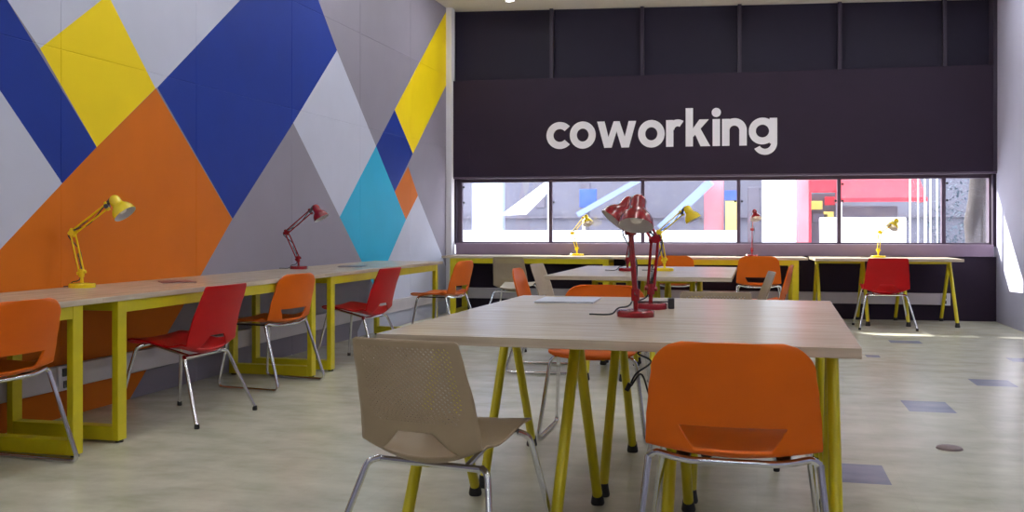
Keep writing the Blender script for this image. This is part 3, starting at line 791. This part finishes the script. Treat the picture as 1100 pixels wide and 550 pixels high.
awn('awning', 'sloping light blue awning outside the third window pane', M['o_ltb2'], (-1.70, 1.0), (-.78, 1.86), 18.4, .16)
slab('yard_pillar', 'pink pillar outside the third window pane', 'pillar', M['o_pink'], -.98, -.62, 19, 19.3, G, 2.6)
t = thing('poster_board', 'yellow and blue board outside beside the pink pillar', 'board', (-.46, 18.85, 0))
MB().box(-.11, .09, 0, .04, G, 1.58).build('yellow_panel', M['o_yel'], t, smooth=0)
MB().box(-.13, .11, -.01, .05, 1.60, 1.78).build('blue_panel', M['o_blue'], t, smooth=0)
slab('yard_pillar', 'slim grey pillar outside behind the small red lamp', 'pillar', M['o_mid'], -.17, .07, 19, 19.3, G, 1.85)
slab('screen_wall', 'tall white screen outside the fourth window pane', 'screen', M['o_white'], .09, .72, 18.9, 19.1, G, 2.4)
slab('yard_pillar', 'rose-red pillar outside the fourth window pane', 'pillar', M['o_pink'], .72, .94, 18.8, 19.1, G, 2.5)
t = thing('display_rack', 'grey rack of yellow and red goods outside the fourth window pane', 'rack', (1.19, 19.2, 0))
MB().box(-.24, .24, 0, .3, G, 1.72).build('rack_back', M['o_mid'], t, smooth=0)
for i, (a, b, z, mm) in enumerate(((-.2, .0, 1.42, 'o_yel'), (.04, .22, 1.5, 'o_red'), (-.18, .1, 1.18, 'o_grey'), (.02, .2, 1.22, 'o_yel'))):
    MB().box(a, b, -.08, 0, z, z + .16).build('goods_box', M[mm], t, smooth=0, bevel=.01)
t = thing('awning', 'red fabric awning outside the fifth window pane', 'awning', (2.1, 18, 0))
k = MB()
for i in range(12):
    a, b = -.70 + i * .12, -.70 + (i + 1) * .12
    k.add([(a, 0, 1.53), (b, 0, 1.53), (b, .03, 1.57), (a, .03, 1.57), (a, .9, 1.98), (b, .9, 1.98)], [(0, 1, 2, 3), (3, 2, 5, 4)])
for x in (-.70, .74): k.add([(x, 0, 1.53), (x, .03, 1.57), (x, .9, 1.98), (x, .9, 1.53)], [(0, 1, 2, 3)])
k.box(-.70, .74, -.02, 0, 1.53, 1.60); k.build('canvas', M['o_red'], t, smooth=0)
for x in (-.68, .70): MB().box(x, x + .03, .02, .05, G, 1.56).build('awning_post', M['o_white'], t, smooth=0)
slab('yard_beam', 'red strip fascia outside above the rack of goods', 'fascia', M['o_red'], .92, 1.42, 18.5, 18.7, 1.72, 2.0)
tag(MB().box(.92, .96, 18.55, 18.65, G, 1.72).build('yard_post', M['o_red'], smooth=0), 'thin red post outside carrying the red fascia', 'post')
slab('counter', 'dark grey counter front outside beneath the red awning', 'counter', M['o_mid'], 1.52, 2.50, 19, 19.6, G, 1.48)
t0 = None  # thin poles added outside, standing in for white lines on the glass
for i, x in enumerate((2.42, 2.54, 2.64, 2.73, 2.83)):
    k = MB().tube([(0, 0, G), (0, 0, 2.6)], .011, 8).build('glass_line_pole', M['o_white'], loc=(x, 17, 0)) if t0 is None else t0.copy()
    if t0 is None: t0 = k
    else: COL.objects.link(k)
    k.location = (x, 17, 0)
    tag(k, 'thin white pole added outside to draw a white line on the fifth pane', 'pole', 'white poles added for lines on the glass')
# tree with trunk close to the last pane
t = thing('yard_tree', 'tree with a thick brown trunk outside the last window pane', 'tree', (3.02, 15, 0))
pts = []; rr = []
for i in range(14):
    z = G + i * .3; pts.append((.03 * math.sin(i * 1.1) + .012 * i, .03 * math.cos(i * .9), z)); rr.append(.20 - .0045 * i + .02 * math.sin(i * 2.1) + (.06 if i == 0 else 0))
MB().tube(pts, rr, 18).build('trunk', M['bark'], t)
for (dx, dy, z) in ((.9, .3, 4.4), (-.7, .2, 4.6)):
    MB().tube([(.1, 0, 3.2), (dx * .5, dy * .5, 3.8), (dx, dy, z)], [.11, .08, .05], 10).build('branch', M['bark'], t)
def leaves(mb, c, rad, n, rx=1):
    for _ in range(n):
        while True:
            q = Vector((random.uniform(-1, 1), random.uniform(-1, 1), random.uniform(-1, 1)))
            if q.length < 1: break
        p_ = Vector(c) + Vector((q.x * rad * rx, q.y * rad, q.z * rad))
        d = Vector((random.uniform(-1, 1), random.uniform(-1, 1), random.uniform(-.8, .3))).normalized()
        X, Y, _z = frame_from(d); l = random.uniform(.05, .09)
        mb.add([p_, p_ + d * l * .5 + X * l * .28, p_ + d * l, p_ + d * l * .5 - X * l * .28], [(0, 1, 2, 3)])
k = MB()
for c in ((.3, 0, 4.7), (1.2, .4, 4.8), (-.8, .2, 5.0)): leaves(k, c, .9, 700)
k.build('crown', M['leaf'], t, smooth=0)
for (x, y, z, r, mm, lab) in ((3.45, 17.6, 1.1, .85, 'leafb', 'dark bluish shrub outside left of the tree trunk'), (4.9, 20.6, 1.2, 1.1, 'leaf', 'green leafy shrub outside right of the tree trunk')):
    t = thing('yard_shrub', lab, 'shrub', (x, y, 0), 0, 'shrubs outside the window')
    k = MB(); leaves(k, (0, 0, z), r, 1500, .8); k.build('foliage', M[mm], t, smooth=0)
    MB().tube([(0, 0, G), (.02, 0, .5), (0, .03, 1.2)], [.04, .03, .02], 8).build('stem', M['bark'], t)

# ------------------------------------------------------------------ light
w = bpy.data.worlds.new('sky'); SC.world = w; w.use_nodes = True
bg = w.node_tree.nodes['Background']
bg.inputs[0].default_value = (.84, .91, 1.0, 1); bg.inputs[1].default_value = 6.5
sun = bpy.data.lights.new('sun', 'SUN'); sun.energy = 20; sun.angle = math.radians(.6); sun.color = (1, .95, .86)
so = bpy.data.objects.new('sun', sun); COL.objects.link(so)
so.rotation_euler = Vector((1.376, -1, -.91)).to_track_quat('-Z', 'Y').to_euler()

# ------------------------------------------------------------------ camera
cam = bpy.data.cameras.new('camera'); co = bpy.data.objects.new('camera', cam); COL.objects.link(co)
co.location = (0, 0, 1.0783); co.rotation_euler = (PI / 2, 0, CAM_YAW)
cam.sensor_fit = 'HORIZONTAL'; cam.sensor_width = 36; cam.lens = 36 * 1050 / 1100
cam.shift_y = -(275 - 244.7) / 1100
cam.clip_start = .05; cam.clip_end = 200
SC.camera = co
SC.view_settings.view_transform = 'Standard'; SC.view_settings.look = 'None'
SC.view_settings.exposure = .16; SC.view_settings.gamma = 1; SC.view_settings.use_curve_mapping = False
SC.cycles.max_bounces = 8; SC.cycles.diffuse_bounces = 3
SC.cycles.sample_clamp_indirect = 8
